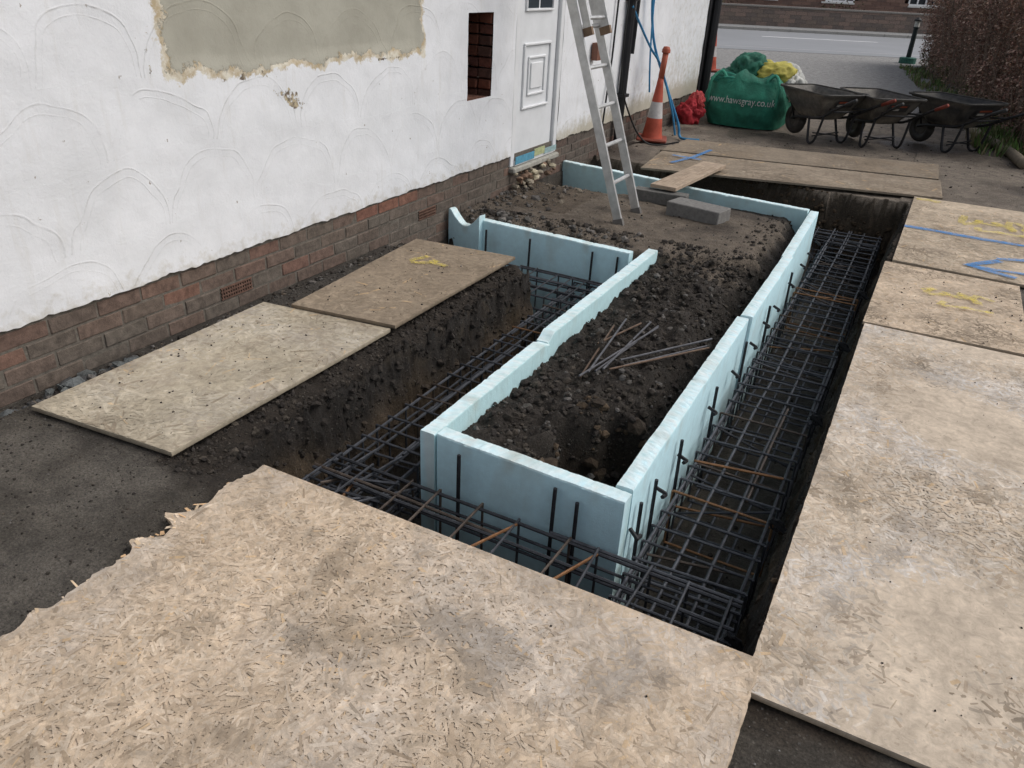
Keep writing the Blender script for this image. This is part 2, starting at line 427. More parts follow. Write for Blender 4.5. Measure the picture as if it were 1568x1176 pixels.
# ------------------------------------------------------------ OSB boards
PAL_OSB=[(.49,.385,.28),(.55,.445,.335),(.44,.34,.235),(.58,.49,.385),(.40,.30,.21),(.52,.40,.28),(.48,.395,.305)]
PAL_PALE=[(.54,.48,.40),(.60,.55,.48),(.50,.43,.34),(.54,.46,.36),(.47,.39,.295)]
PAL_GREY=[(.36,.31,.235),(.40,.35,.265),(.33,.28,.205),(.43,.38,.295)]
PAL_BROWN=[(.23,.18,.13),(.27,.215,.155),(.20,.155,.11),(.30,.245,.18)]
PAL_FAR=[(.27,.22,.165),(.22,.175,.13),(.32,.27,.205),(.24,.19,.14)]
def board(name,corners,z,pal,dens,L=(.012,.07),Wd=(.003,.013),th=.018,stain=.4,white=0,rag=False,seed=0,mudf=None,parent=None,flat=.5):
    p=[Vector((*c,0)) for c in corners]
    mean=tuple(sum(c[i] for c in pal)/len(pal) for i in range(3))
    def P(u,v):
        q=p[0]*(1-u)*(1-v)+p[1]*u*(1-v)+p[2]*u*v+p[3]*(1-u)*v
        return Vector((q.x,q.y,z+.003*nz(q.x,q.y,seed,1.5)))
    Wm=(p[1]-p[0]).length; Lm=(p[3]-p[0]).length
    def lim(v):
        if not rag: return 0.0+.002*nz(v*Lm,seed,0,30)
        y=v*Lm
        e=.035*nz(y,seed,0,4)+.030*nz(y,seed,1,17)+.022*nz(y,seed,2,50)+.012*nz(y,seed,2,120)
        e+= -.06*math.exp(-((y-(Lm-.36))/.03)**2)+.05*math.exp(-((y-(Lm-.42))/.03)**2)-.06*math.exp(-((y-(Lm-.50))/.025)**2)+.07*sm(Lm-.14,Lm,y)*.3
        return (.03+e)/Wm
    mb=MB()
    n=260 if rag else 60
    ec=tuple(c*.62 for c in pal[2])
    vs=[];fs=[];cs=[]
    for i in range(n+1):
        v=i/n; a=P(lim(v),v); b=P(1-.005*abs(nz(v*Lm,seed,5,25)),v)
        for q,zz in((a,0),(b,0),(a,-th),(b,-th)):
            vs.append((q.x,q.y,q.z+zz)); cs.append(mean if zz==0 else ec)
    for i in range(n):
        k=i*4; fs+=[(k,k+1,k+5,k+4),(k+2,k+6,k+7,k+3),(k,k+4,k+6,k+2),(k+1,k+3,k+7,k+5)]
    fs+=[(0,2,3,1),(n*4,n*4+1,n*4+3,n*4+2)]
    mb.add(vs,fs,cs)
    N=int(Wm*Lm*dens)
    for i in range(N):
        u,v=U(0,1),U(0,1); a=U(0,math.pi); l=U(*L)*.5; w=min(U(*Wd)*.5,l*.5)
        ca,sa=math.cos(a),math.sin(a)
        zz=.0003+.0008*i/N
        pts=[(-l,-w*U(.6,1)),(-l*.5,-w*U(.9,1.1)),(l*.6,-w*U(.8,1.1)),(l*U(.9,1),-w*U(.5,1)),(l*U(.85,1),w*U(.5,1)),(-l*.3,w*U(.9,1.15)),(-l*U(.85,1),w*U(.6,1))]
        vs=[]
        q0=P(u,v); wx,wy=q0.x,q0.y
        for (s,t) in pts:
            uu=u+(s*ca-t*sa)/Wm; vv=clamp(v+(s*sa+t*ca)/Lm,0.0005,.9995)
            uu=clamp(uu,lim(vv),.9965)
            q=P(uu,vv); vs.append((q.x,q.y,q.z+zz+ (s/l)*.00018))
        c=mixc(random.choice(pal),mean,flat); k=U(.88,1.10); c=tuple(x*k for x in c)
        s1=fb(wx+seed,wy,seed,2.6,5); s2=fb(wx,wy+seed,3+seed,7,5)
        mud=clamp((s1-.14)*2.0)*stain+clamp((s2-.22)*2.5)*stain*.9
        ed=min(u*Wm,(1-u)*Wm,v*Lm,(1-v)*Lm); mud+=.35*(1-sm(0,.06,ed))*clamp(.5+s2*2)
        if mudf: mud=max(mud,mudf(wx,wy,s1))
        c=mixc(c,(.21,.165,.118),clamp(mud,0,.85))
        if white:
            wv=clamp((fb(wx,wy,9+seed,1.8,5)+.10)*1.6)*white*U(.4,1)
            c=mixc(c,(.62,.61,.60),wv)
        q=R()
        if q<.02: c=mixc(c,(.15,.11,.07),.5)
        elif q<.035: c=mixc(c,(.56,.38,.20),.5)
        mb.add(vs,[tuple(range(7))],c)
    return mb.obj(name,M_osb,parent=parent)
def fmud(x,y,s1):
    d=math.hypot((x+.72)/.15,(y-1.29)/.045)+s1*1.3
    d2=math.hypot((x+.62)/.05,(y-1.18)/.05)+s1*1.0
    d3=math.hypot((x+.25)/.04,(y-1.42)/.03)+s1*.8
    return max(.8*(1-sm(.4,1.3,d)),.7*(1-sm(.4,1.2,d2)),.6*(1-sm(.4,1.2,d3)))
board('osb_board',[(-1.78,-.85),(-.035,-.85),(-.035,1.615),(-1.80,1.60)],.034,PAL_OSB,8000,rag=True,seed=1,stain=.6,white=.3,mudf=fmud)
board('osb_board',[(-.06,1.50),(1.16,1.50),(1.16,4.26),(-.06,4.26)],.028,PAL_OSB[:5]+PAL_PALE[:3],5200,seed=5,stain=.55,white=.65)
board('osb_board',[(-.07,4.28),(.715,4.30),(.715,5.46),(-.06,5.48)],.030,PAL_OSB,3000,seed=9,stain=.7)
board('osb_board',[(-.02,5.55),(1.1,5.50),(1.1,7.63),(.0,7.60)],.028,PAL_OSB[:5]+PAL_GREY[:2],2200,seed=12,stain=.7,L=(.03,.11))
board('osb_board',[(-2.80,1.43),(-2.10,1.49),(-2.09,2.79),(-2.83,2.70)],.03,PAL_GREY,2200,L=(.03,.13),Wd=(.004,.018),seed=15,stain=.5,white=.2,flat=.6)
board('osb_board',[(-2.66,2.72),(-2.07,2.80),(-2.07,4.05),(-2.76,3.99)],.05,PAL_BROWN,2200,L=(.03,.13),Wd=(.004,.018),seed=18,stain=.5,flat=.5)
board('osb_board',[(-2.33,7.05),(.22,7.68),(.18,8.45),(-2.42,7.95)],.035,PAL_FAR,700,L=(.06,.2),Wd=(.01,.03),seed=21,stain=1.8,flat=.5)
board('osb_board',[(-2.45,7.97),(.16,8.47),(.14,9.25),(-2.4,8.75)],.04,[tuple(c*.82 for c in q) for q in PAL_FAR],700,L=(.06,.2),Wd=(.01,.03),seed=23,stain=2.0,flat=.5)
sp=MB()
for i in range(70):
    y=random.choice([U(.75,1.5),U(1.22,1.27),U(1.08,1.13)]); x=-1.775+U(-.02,.03)
    a=U(2.0,4.3); l=U(.012,.045); w=U(.002,.008); tl=U(-.2,.35)
    d=Vector((math.cos(a),math.sin(a),tl)); sd=Vector((-math.sin(a),math.cos(a),0))
    b=Vector((x+.02,y,.03)); k=U(.9,1.2)
    sp.add([b-sd*w,b+d*l-sd*w*.8,b+d*l*1.1+sd*w*.6,b+sd*w],[(0,1,2,3)],tuple(q*k for q in random.choice([(.55,.42,.28),(.55,.36,.20),(.58,.47,.35)])))
sp.obj('wood_splinters',M_osb)

def ribbon(mb,pts,w,z):
    pts=[Vector((*p,z)) for p in pts]; vs=[];fs=[]
    for i,p in enumerate(pts):
        d=(pts[min(i+1,len(pts)-1)]-pts[max(i-1,0)]).normalized(); s=Vector((-d.y,d.x,0))*w*.5*U(.8,1.2)
        p=p+Vector((0,0,i*.00012))
        vs+=[p-s,p+s]
    for i in range(len(pts)-1): fs.append((i*2,i*2+1,i*2+3,i*2+2))
    mb.add(vs,fs,(1,1,1))
def scrib(cx,cy,w,h,n,ph):
    return [(cx+w*(i/n-.5)+.04*math.sin(i*1.1+ph)+U(-.01,.01),cy+h*.5*math.sin(i*.9+ph)*(.6+.4*math.cos(i*.31))+U(-.01,.01)) for i in range(n+1)]
m1=MB(); ribbon(m1,scrib(.36,5.0,.34,.16,24,0),.04,.0365); ribbon(m1,scrib(.40,4.80,.30,.07,14,1),.035,.0425); m1.obj('yellow_spray_marking',M_yel)
m1=MB(); ribbon(m1,scrib(.62,6.98,.5,.34,26,2),.055,.0345); ribbon(m1,scrib(.62,6.72,.36,.12,14,1),.05,.0405); m1.obj('yellow_spray_marking',M_yel)
m1=MB(); ribbon(m1,[(.02,7.50),(.12,7.52),(.2,7.48)],.08,.034); m1.obj('yellow_spray_marking',M_yel)
m1=MB(); ribbon(m1,scrib(-2.45,3.66,.20,.18,12,1),.04,.0565); m1.obj('yellow_spray_marking',M_yel)
m1=MB(); ribbon(m1,[(-.01+i*.1,6.49-.004*i+.006*math.sin(i)) for i in range(11)],.065,.0345); m1.obj('blue_spray_marking',M_blu)
m1=MB(); ribbon(m1,[(.42,5.72),(.6,5.72),(.78,5.74),(.95,5.76)],.055,.0345); ribbon(m1,[(.62,5.95),(.52,5.83),(.42,5.71),(.55,5.66),(.7,5.60)],.055,.0365);ribbon(m1,[(.6,5.98),(.78,6.06),(.95,6.1)],.055,.039); m1.obj('blue_spray_marking',M_blu)
m1=MB(); ribbon(m1,[(-2.15,7.4),(-2.05,7.8),(-2.0,8.3)],.05,.048); ribbon(m1,[(-2.25,7.75),(-1.95,7.72)],.05,.051); m1.obj('blue_spray_marking',M_blu)

# ------------------------------------------------------------ foam insulation
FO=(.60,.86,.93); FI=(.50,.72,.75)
fe=empty('foam_insulation_formwork')
def panel(name,p0,p1,th,side,top=lambda s:0.0,z0=-.66,seed=0,inner=None):
    p0=Vector((*p0,0));p1=Vector((*p1,0)); d=(p1-p0); L=d.length; d.normalize(); nn=Vector((-d.y,d.x,0))*side
    n=max(4,int(L/.012)); mb=MB(); vs=[];fs=[];cs=[]
    zl=[0,.2,.4,.6,.78,.88,.95,.985,1.0]
    ring=[(0,t) for t in zl]+[(.33,1.0),(.67,1.0)]+[(1,t) for t in zl[::-1]]
    m=len(ring)
    for i in range(n+1):
        s=L*i/n; tp=top(s/L)-.005*max(0,nz(s,seed,0,5))-.025*max(0,nz(s,seed+3,0,14)-.45)+.006
        for (q,t) in ring:
            pp=p0+d*s+nn*th*q; z=z0+(tp-z0)*t
            jx=.0025*nz(s,z,seed,5)+.0010*nz(s,z,seed,60)
            if t==1.0:
                z-=.003*abs(nz(s,q*3,seed,80))+ .002*R()
                if q in(0,1): 
                    ch=.0025+.022*max(0,nz(s,q*5+seed,9,26)-.30); pp=pp+nn*(ch if q==0 else -ch); z-=ch*.5
            vs.append((pp.x+nn.x*jx,pp.y+nn.y*jx,z))
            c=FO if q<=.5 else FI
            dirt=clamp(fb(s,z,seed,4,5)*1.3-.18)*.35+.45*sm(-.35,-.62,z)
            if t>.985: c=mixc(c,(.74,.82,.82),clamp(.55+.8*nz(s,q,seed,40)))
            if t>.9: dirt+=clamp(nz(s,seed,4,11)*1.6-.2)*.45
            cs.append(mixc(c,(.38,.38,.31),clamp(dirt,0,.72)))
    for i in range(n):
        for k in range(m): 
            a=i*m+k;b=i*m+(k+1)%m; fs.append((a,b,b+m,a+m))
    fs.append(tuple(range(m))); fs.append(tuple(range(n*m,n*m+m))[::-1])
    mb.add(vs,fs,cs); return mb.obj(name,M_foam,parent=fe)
T=.066
panel('front_panel',(-1.39,2.13),(-.605,2.11),T,1,seed=1,top=lambda s:.004-.006*s)
panel('left_panel_a',(-1.465,2.125),(-1.465,3.16),T,-1,seed=2,top=lambda s:.0-.02*sm(.93,1,s))
panel('left_panel_b',(-1.475,3.163),(-1.465,4.80),T,-1,seed=3,top=lambda s:.018-.035*sm(.05,.0,s))
xr=[-.603,-.612,-.600,-.618,-.632]
ye=[2.183,3.02,4.03,5.25,6.60]
for i in range(4):
    panel('right_panel_%s'%'abcd'[i],(xr[i],ye[i]+.003),(xr[i]-.006 if i<3 else -.648,ye[i+1]),T,1,seed=5+i,top=lambda s,i=i:(.006,-.004,.008,.0)[i])
panel('far_panel_a',(-.72,6.60),(-1.9,6.72),T,1,seed=10,top=lambda s:.012)
panel('far_panel_b',(-1.903,6.72),(-3.0,6.84),T,1,seed=11,top=lambda s:.03+.01*s)
panel('cross_panel_a',(-1.545,4.66),(-2.72,4.73),T,-1,seed=12,top=lambda s:.005)
panel('cross_panel_b',(-2.70,4.69),(-2.99,4.74),T,-1,seed=13,top=lambda s:.045-.10*math.sin(math.pi*clamp(s*1.05)) if s<.95 else .04)
# ------------------------------------------------------------ rebar
def rc(long=False):
    k=R()
    if k<.82 or (long and k<.9): b=(.070,.074,.084)
    elif k<.95 or long: b=(.095,.075,.062)
    else: b=(.22,.115,.055)
    q=U(.75,1.25); return tuple(x*q for x in b)
def bar(mb,a,b,r=.0055,j=.006,col=None):
    a=Vector(a);b=Vector(b); L=(b-a).length; n=max(1,int(L/.4))
    pts=[a.lerp(b,i/n)+Vector((U(-j,j),U(-j,j),U(-j,j)))*.6 for i in range(n+1)]
    mb.tube(pts,r,6,col or rc(L>.8))
cg=empty('rebar_reinforcement_cage')
def cage(name,axis,lo,hi,c0,c1,zt,zb,nl,sp_,side=True):
    mb=MB()
    f=(lambda s,c,z:(c,s,z)) if axis=='y' else (lambda s,c,z:(s,c,z))
    for k in range(nl):
        c=c0+(c1-c0)*k/(nl-1)
        for z in(zt,zb):
            bar(mb,f(lo,c,z-.008),f(hi,c,z-.008),.007)
            if z==zt: 
                m_=U(lo+.3,hi-.3); bar(mb,f(max(lo,m_-.4),c+.016,z-.006),f(min(hi,m_+.5),c+.018,z-.006),.0065)
    s=lo+.03
    while s<hi:
        e=U(-.02,.02); col=rc()
        P=[f(s,c0-.02,zt),f(s+e,c1+.02,zt+U(-.008,.008)),f(s+e,c1+.02,zb),f(s,c0-.02,zb)]
        for a,b in zip(P,P[1:]+P[:1]): bar(mb,a,b,.0054,.003,col)
        s+=sp_*U(.75,1.25)
    for z in (zt-.09,(zt+zb)/2):
        for c in(c0-.02,c1+.02): bar(mb,f(lo,c,z),f(hi,c,z),.006)
    return mb.obj(name,M_rebar,parent=cg)
cage('right_trench_cage','y',1.45,7.25,-.545,-.175,-.27,-.54,4,.125)
cage('left_trench_cage','y',1.66,4.60,-1.86,-1.55,-.24,-.50,4,.115)
cage('front_trench_cage','x',-1.86,-.15,1.70,2.05,-.195,-.50,4,.17)
cage('cross_trench_cage','x',-2.9,-1.52,4.14,4.55,-.20,-.48,4,.14)
cage('far_trench_cage','x',-2.8,-.15,6.85,7.2,-.28,-.54,4,.16)
mb=MB(); KP=(.035,.035,.04)
for x in(-1.27,-.865,-.775): bar(mb,(x,2.10,-.03-(.03 if x>-.8 else 0)),(x+U(-.01,.01),2.085,-.62),.008,.001,KP)
for y in(2.25,2.42,2.75,3.3,3.9,4.5,5.2): bar(mb,(-.585,y,-.08),(-.58,y,-.64),.008,.001,KP)
for x in(-2.62,-2.27,-1.80,-1.62): bar(mb,(x,4.655,-.03),(x,4.64,-.6),.008,.001,KP)
for i in range(14):
    a=Vector((U(-1.80,-1.6),U(1.72,1.95),-.22)); bar(mb,a,a+Vector((U(-.1,.28),U(-.1,.28),-.01)),.006)
for i in range(26):
    y=U(1.8,7); bar(mb,(-.56,y,-.28+U(-.15,.02)),(-.17,y+U(-.12,.12),-.30+U(-.18,.03)),.0055)
for a,b_ in (((-1.10,1.68,-.17),(-.98,2.04,-.20)),((-.78,1.68,-.17),(-.66,2.04,-.2)),((-.55,2.9,-.255),(-.18,2.96,-.25))): bar(mb,a,b_,.006,.002,(.24,.12,.055))
mb.obj('loose_bars_and_pins',M_rebar,parent=cg)
sp=MB()
def spacer(c,r=.020):
    c=Vector(c); K=(.022,.022,.024); pts=[]
    for i in range(9):
        a=i/8*2*math.pi; pts.append(c+Vector((math.cos(a),0,math.sin(a)))*r)
    sp.tube(pts,.006,5,K)
    for i in range(4): sp.tube([c,pts[i*2]],.004,4,K)
y=2.2
while y<6.6:
    sp.tube([(-.600,y,-.17),(-.56,y+U(-.02,.02),-.19)],.0085,5,(.022,.022,.024)); sp.tube([(-.565,y-.02,-.19),(-.562,y+.02,-.20)],.009,5,(.022,.022,.024))
    y+=U(.28,.5)
for y in(1.75,1.95,2.65,3.6,4.6,5.6): spacer((-.14,y,-.27),.026); sp.tube([(-.17,y,-.25),(-.10,y,-.29)],.013,5,(.022,.022,.024))
sp.obj('rebar_spacers',M_plastic,parent=cg)
mb=MB()
for a,b in [((-1.16,3.0),(-1.25,3.66)),((-1.13,3.02),(-1.20,3.70)),((-1.08,3.08),(-1.08,3.76)),((-1.11,3.06),(-1.03,3.74)),((-1.15,2.96),(-1.02,3.70)),
            ((-1.05,3.15),(-.74,3.66)),((-1.04,3.20),(-.73,3.70)),((-1.06,3.11),(-.72,3.62)),((-1.22,3.35),(-1.12,3.72))]:
    za=max(hgt(*a),hgt(*b),hgt((a[0]+b[0])/2,(a[1]+b[1])/2))+.012
    mb.tube([(a[0],a[1],za+U(0,.008)),(b[0],b[1],za+U(0,.008))],.0052,7,(.12,.12,.13) if R()<.7 else (.15,.10,.07))
mb.obj('rebar_offcuts',M_rebar)

# ------------------------------------------------------------ rendered house
he=empty('rendered_house')
VY=(4.985,5.34);VZ=(.765,1.335);DY=(5.70,6.57);DZ=2.2
wy=sorted(set([round(v,3) for v in lines([(-5,.6,.4),(.6,11.3,.025)])]+[*VY,*DY])); wz=sorted(set([round(v,3) for v in lines([(.262,1.65,.025),(1.65,2.7,.35)])]+[*VZ,DZ]))
w=MB()
for z in wz:
    for y in wy:
        zz=z
        if z<.27: zz=z+.014*nz(y,0,0,5)+.010*nz(y,3,0,25)
        d=min(y-(2.47+.04*nz(z,0,0,5)),4.43-y,(z-(1.125+.03*nz(y,2,0,2.2))))
        P=clamp(.5+d*2.2)
        D=clamp(.95-(z-.26)*4.5)*.6
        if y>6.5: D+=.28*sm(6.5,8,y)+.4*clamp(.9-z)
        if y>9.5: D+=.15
        C=math.exp(-(((y-3.22)/.20)**2+((z-(.95-.5*(y-3.22)))/.09)**2))*.82
        C=max(C,.66*math.exp(-(((y-2.38)/.05)**2+((z-1.2)/.3)**2)),.72*math.exp(-(((y-4.1)/.4)**2+((z-1.10)/.03)**2)),.70*math.exp(-(((y-2.9)/.5)**2+((z-1.09)/.035)**2)))
        C=max(C,.50*sm(.34,.27,z),.4*math.exp(-((y-5.66)/.03)**2),.52*math.exp(-((y-6.62)/.04)**2))
        x=-3.0+.007*nz(y,z,0,2.5)+.003*nz(y,z,0,9)-.010*sm(.02,.05,d)
        w.v.append((x,y,zz)); w.c.append((P,D,C,0))
ny2=len(wy)
for j in range(len(wz)-1):
    for i in range(ny2-1):
        cy=(wy[i]+wy[i+1])/2; cz=(wz[j]+wz[j+1])/2
        if VY[0]<cy<VY[1] and VZ[0]<cz<VZ[1]: continue
        if DY[0]<cy<DY[1] and cz<DZ: continue
        a=j*ny2+i; w.f.append((a,a+1,a+ny2+1,a+ny2))
w.obj('front_wall',M_plaster,parent=he,smooth=True)
b=MB()
b.box(-9,-3.012,11.1,11.29,.26,2.7,(.0,.3,.0)); b.box(-9,-8.8,-5,11.1,.26,2.7,(0,.2,0)); b.box(-8.8,-3.02,-5,-4.8,.26,2.7,(0,.2,0))
b.obj('side_and_rear_walls',M_plaster,parent=he)
b=MB()
for y0,y1 in((-5.3,11.6),):
    xa,xb,xm=-9.4,-2.75,-6; zr=4.9; ze=2.65
    vs=[(xa,y0,ze),(xm,y0,zr),(xb,y0,ze),(xa,y1,ze),(xm,y1,zr),(xb,y1,ze)]
    vs+=[(a,q,c-.12) for a,q,c in vs]
    b.add(vs,[(0,1,4,3),(1,2,5,4),(6,9,10,7),(7,10,11,8),(0,3,9,6),(2,8,11,5),(0,6,7,1),(1,7,8,2),(3,4,10,9),(4,5,11,10)],(.2,.1,.07))
b.add([(-9,-5,2.64),(-3,-5,2.64),(-3,11.3,2.64),(-9,11.3,2.64)],[(0,1,2,3)],(.3,.3,.3))
b.obj('roof',M_brick,parent=he)
b=MB(); BC=[(.20,.098,.072),(.17,.095,.072),(.145,.095,.075),(.22,.108,.076),(.13,.10,.082),(.16,.115,.09)]
for k,z0 in enumerate([-.195,-.12,-.045,.03,.105,.18]):
    y=-2.0+(.1125 if k%2 else 0)
    while y<11.2:
        y1=min(y+.215,11.28)
        air=(k==3 and (y<2.6<y1 or y<4.52<y1))
        if not (DY[0]-.02<(y+y1)/2<DY[1]+.02 and z0>.15):
            c=random.choice(BC); dirt=clamp(.55+.9*nz(y*2,k,0,.9)+(.25 if z0<.05 else -.12)+U(-.15,.15),0,.92); c=mixc(c,(.135,.115,.095),dirt)
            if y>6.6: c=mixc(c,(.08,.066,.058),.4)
            if air:
                b.box(-3.06,-3.018,y,y1,z0,z0+.065,(.06,.04,.035))
                for a in range(13):
                    yy=y+.006+a*.0165; b.box(-3.03,-3.010,yy,yy+.007,z0+.003,z0+.062,(.15,.085,.062))
                for a in range(4): b.box(-3.03,-3.0085,y,y1,z0+a*.0195,z0+.006+a*.0195,(.15,.085,.062))
            else: b.box(-3.10,-3.014+U(-.002,.003),y,y1,z0,z0+.066,c,j=.002,bev=.004)
        y=y1+.009
b.obj('brick_plinth',M_brick,parent=he)
b=MB(); b.box(-3.12,-3.0170,-4.9,11.28,-.25,.262,(.145,.128,.107)); b.obj('plinth_mortar',M_mortar,parent=he)
b=MB()
z=VZ[0]-.03;k=0
while z<VZ[1]+.05:
    for (ya,yb) in((VY[1]+.0,VY[1]+.10),(VY[0]-.10,VY[0])):
        jj=U(-.014,.010)
        b.box(-3.118,-3.012,ya+jj,yb+jj,z,z+.065,random.choice([(.22,.08,.05),(.18,.07,.05),(.12,.06,.045)]),j=.005,bev=.007)
        b.box(-3.235,-3.128,ya+jj,yb+jj,z,z+.065,random.choice([(.18,.07,.045),(.14,.06,.045)]),j=.005,bev=.007)
    z+=.075
for yy in(VY[0],VY[0]+.12,VY[0]+.24): b.box(-3.23,-3.014,yy,yy+.11,VZ[0]-.06,VZ[0]-.004,(.18,.085,.06),bev=.004)
b.box(-3.28,-3.014,VY[0],VY[1],VZ[1]+.003,VZ[1]+.06,(.05,.04,.035))
b.obj('opening_brickwork',M_brick,parent=he)
b=MB()
b.box(-3.6,-3.59,4.6,5.8,.4,1.8,(.012,.011,.01)); b.box(-3.6,-3.24,5.43,5.44,.4,1.8,(.015,.012,.01))  # near-black sheets: the shade inside the opening is put into their colour
b.obj('opening_painted_dark',M_mortar,parent=he)
d=MB(); W1=(.74,.75,.76)
z0=.17
d.box(-3.09,-3.0,5.70,5.765,z0,2.19,W1,bev=.005); d.box(-3.09,-3.0,6.505,6.57,z0,2.19,W1,bev=.005); d.box(-3.09,-3.001,5.765,6.505,2.12,2.19,W1,bev=.004)
d.box(-3.08,-2.99,5.765,6.505,z0,z0+.035,W1,bev=.004)
d.box(-3.075,-3.03,5.775,6.495,z0+.045,2.11,(.72,.735,.75),bev=.006)
def molding(y0,y1,za,zb,x,t=.018):
    for q in((y0,y1,za,za+t),(y0,y1,zb-t,zb),(y0,y0+t,za+t,zb-t),(y1-t,y1,za+t,zb-t)): d.box(-3.032,x,*q,(.74,.75,.76),bev=.004)
molding(5.89,6.38,.60,1.10,-3.012); molding(5.98,6.29,.70,1.0,-3.016); 
d.box(-3.031,-3.018,6.03,6.24,.75,.95,W1,bev=.005)
molding(5.89,6.38,1.33,1.98,-3.012)
d.obj('door',M_upvc,parent=he)
d=MB(); 
for ya,yb in((5.91,6.12),(6.15,6.36)): d.box(-3.031,-3.026,ya,yb,1.352,1.96,(.02,.03,.04))
d.obj('door_glass',M_plastic,parent=he)
d=MB()
d.box(-2.988,-2.982,5.76,6.1,.185,.245,(.10,.30,.42)); d.box(-2.988,-2.981,6.1,6.3,.20,.26,(.42,.45,.25)); d.box(-2.988,-2.982,6.3,6.54,.19,.235,(.30,.42,.43)); d.box(-3.05,-2.96,5.7,6.57,.12,.166,(.35,.34,.30),bev=.01)
for i in range(40): stone(d,-2.96+U(-.02,.05),U(5.72,6.5),.03+U(-.03,.09),U(.015,.04),random.choice([(.42,.37,.27),(.3,.26,.2),(.2,.13,.09)]))
d.obj('door_threshold',M_conc,parent=he)
p=MB(); K=(.016,.016,.018)
p.tube([(-2.95,8.02,.05),(-2.95,8.05,2.6)],.042,10,K); p.tube([(-2.97,8.25,.9),(-2.96,8.3,2.6)],.02,8,K)
for z in(.5,1.4): p.box(-3.01,-2.90,7.97,8.10,z,z+.03,K)
p.tube([(-2.94,11.2,.05),(-2.94,11.22,2.6)],.06,10,K); p.box(-3.02,-2.98,11.05,11.31,.1,2.6,(.02,.02,.022))
p.tube([(-2.97,7.6,.25),(-2.975,7.7,.9),(-2.97,7.75,2.4)],.01,6,K)
p.box(-2.99,-2.93,7.2,7.3,.9,1.05,(.2,.09,.06))
p.obj('downpipe',M_plastic,parent=he,smooth=False)
h_=MB(); BL=(.04,.22,.42)
def hose(mb,pts,r,col,n=10):
    P=[Vector(p) for p in pts]; out=[]
    for i in range(len(P)-1):
        p0=P[max(i-1,0)];p1=P[i];p2=P[i+1];p3=P[min(i+2,len(P)-1)]
        for k in range(n):
            t=k/n; out.append(.5*((2*p1)+(p2-p0)*t+(2*p0-5*p1+4*p2-p3)*t*t+(3*p1-p0-3*p2+p3)*t**3))
    out.append(P[-1]); mb.tube(out,r,8,col)
hose(h_,[(-2.93,8.45,2.3),(-2.93,8.55,1.5),(-2.90,8.7,1.0),(-2.76,8.9,.55),(-2.60,9.0,.16),(-2.56,9.0,.02),(-2.45,8.85,.02),(-2.3,8.9,.02)],.015,BL)
hose(h_,[(-2.93,8.0,1.35),(-2.90,8.2,1.18),(-2.86,8.5,.95),(-2.80,8.75,.75),(-2.66,8.9,.3),(-2.6,8.95,.03)],.012,BL)
hose(h_,[(-2.93,8.55,2.3),(-2.92,8.6,1.4),(-2.9,8.62,.9),(-2.85,8.6,.5)],.010,BL)
hose(h_,[(-2.92,7.9,1.8),(-2.9,7.8,.8),(-2.86,8.1,.3),(-2.7,8.3,.02),(-2.4,8.45,.05)],.009,(.02,.02,.02))
h_.obj('blue_hose',M_plastic,smooth=True)

# ------------------------------------------------------------ ladder
le=empty('extension_ladder'); lb=MB(); AL=(.60,.60,.59)
def lad(y,z,off=0): return Vector((-1.885-.354*z+off,y,z))
def rail(mb,y,z0,z1,off,w=.024,dp=.062,col=AL):
    n=Vector((1,0,.354)).normalized(); s=Vector((0,1,0))
    vs=[]
    for z in(z0,z1):
        c=lad(y,z,off)
        for a,b_ in((-1,-1),(1,-1),(1,1),(-1,1)): vs.append(c+s*a*w/2+n*b_*dp/2)
    mb.add(vs,[(0,1,2,3),(4,7,6,5),(0,4,5,1),(1,5,6,2),(2,6,7,3),(3,7,4,0)],col)
rail(lb,5.335,.0,3.05,0); rail(lb,5.715,.0,3.05,0)
z=.26
while z<3.0: lb.tube([lad(5.34,z),lad(5.71,z)],.015,8,(.58,.58,.57)); z+=.255
rail(lb,5.36,1.27,3.1,.07,.022,.055); rail(lb,5.69,1.27,3.1,.07,.022,.055)
z=1.34
while z<3.0: lb.tube([lad(5.36,z,.07),lad(5.69,z,.07)],.014,8,(.58,.58,.57)); z+=.255
lb.obj('rails_and_rungs',M_alu,parent=le)
lb=MB()
for y in(5.335,5.715): rail(lb,y,-.035,.02,0,.034,.075,(.16,.15,.14))
for y in(5.36,5.69): rail(lb,y,1.23,1.28,.06,.032,.08,(.20,.13,.08))
lb.obj('rubber_feet',M_plastic,parent=le)

# ------------------------------------------------------------ blocks and plank
def block(name,c,sz,rz,col,mat,z0):
    b=MB(); b.box(-sz[0]/2,sz[0]/2,-sz[1]/2,sz[1]/2,0,sz[2],col,bev=.005,j=.0015); return b.obj(name,mat,loc=(c[0],c[1],z0),rz=rz)
block('concrete_block',(-1.44,5.87),(.44,.21,.11),-.2,(.19,.183,.172),M_conc,-.022)
block('concrete_block',(-1.83,6.14),(.44,.12,.10),.05,(.14,.135,.125),M_conc,-.024)
b=MB()
b.box(-.11,.11,-.65,.65,0,.032,(.40,.31,.23),bev=.003)
for i in range(160):
    x=U(-.105,.1); y=U(-.6,.4); b.add([(x,y,.0325+i*1e-6),(x+U(.002,.006),y,.0325+i*1e-6),(x+.003,y+U(.1,.25),.0326+i*1e-6)],[(0,1,2)],random.choice([(.30,.22,.15),(.44,.36,.27),(.25,.19,.14)]))
pl=b.obj('wooden_plank',M_wood,loc=(-1.78,6.78,.078),rz=-.06); pl.rotation_euler[0]=-.02

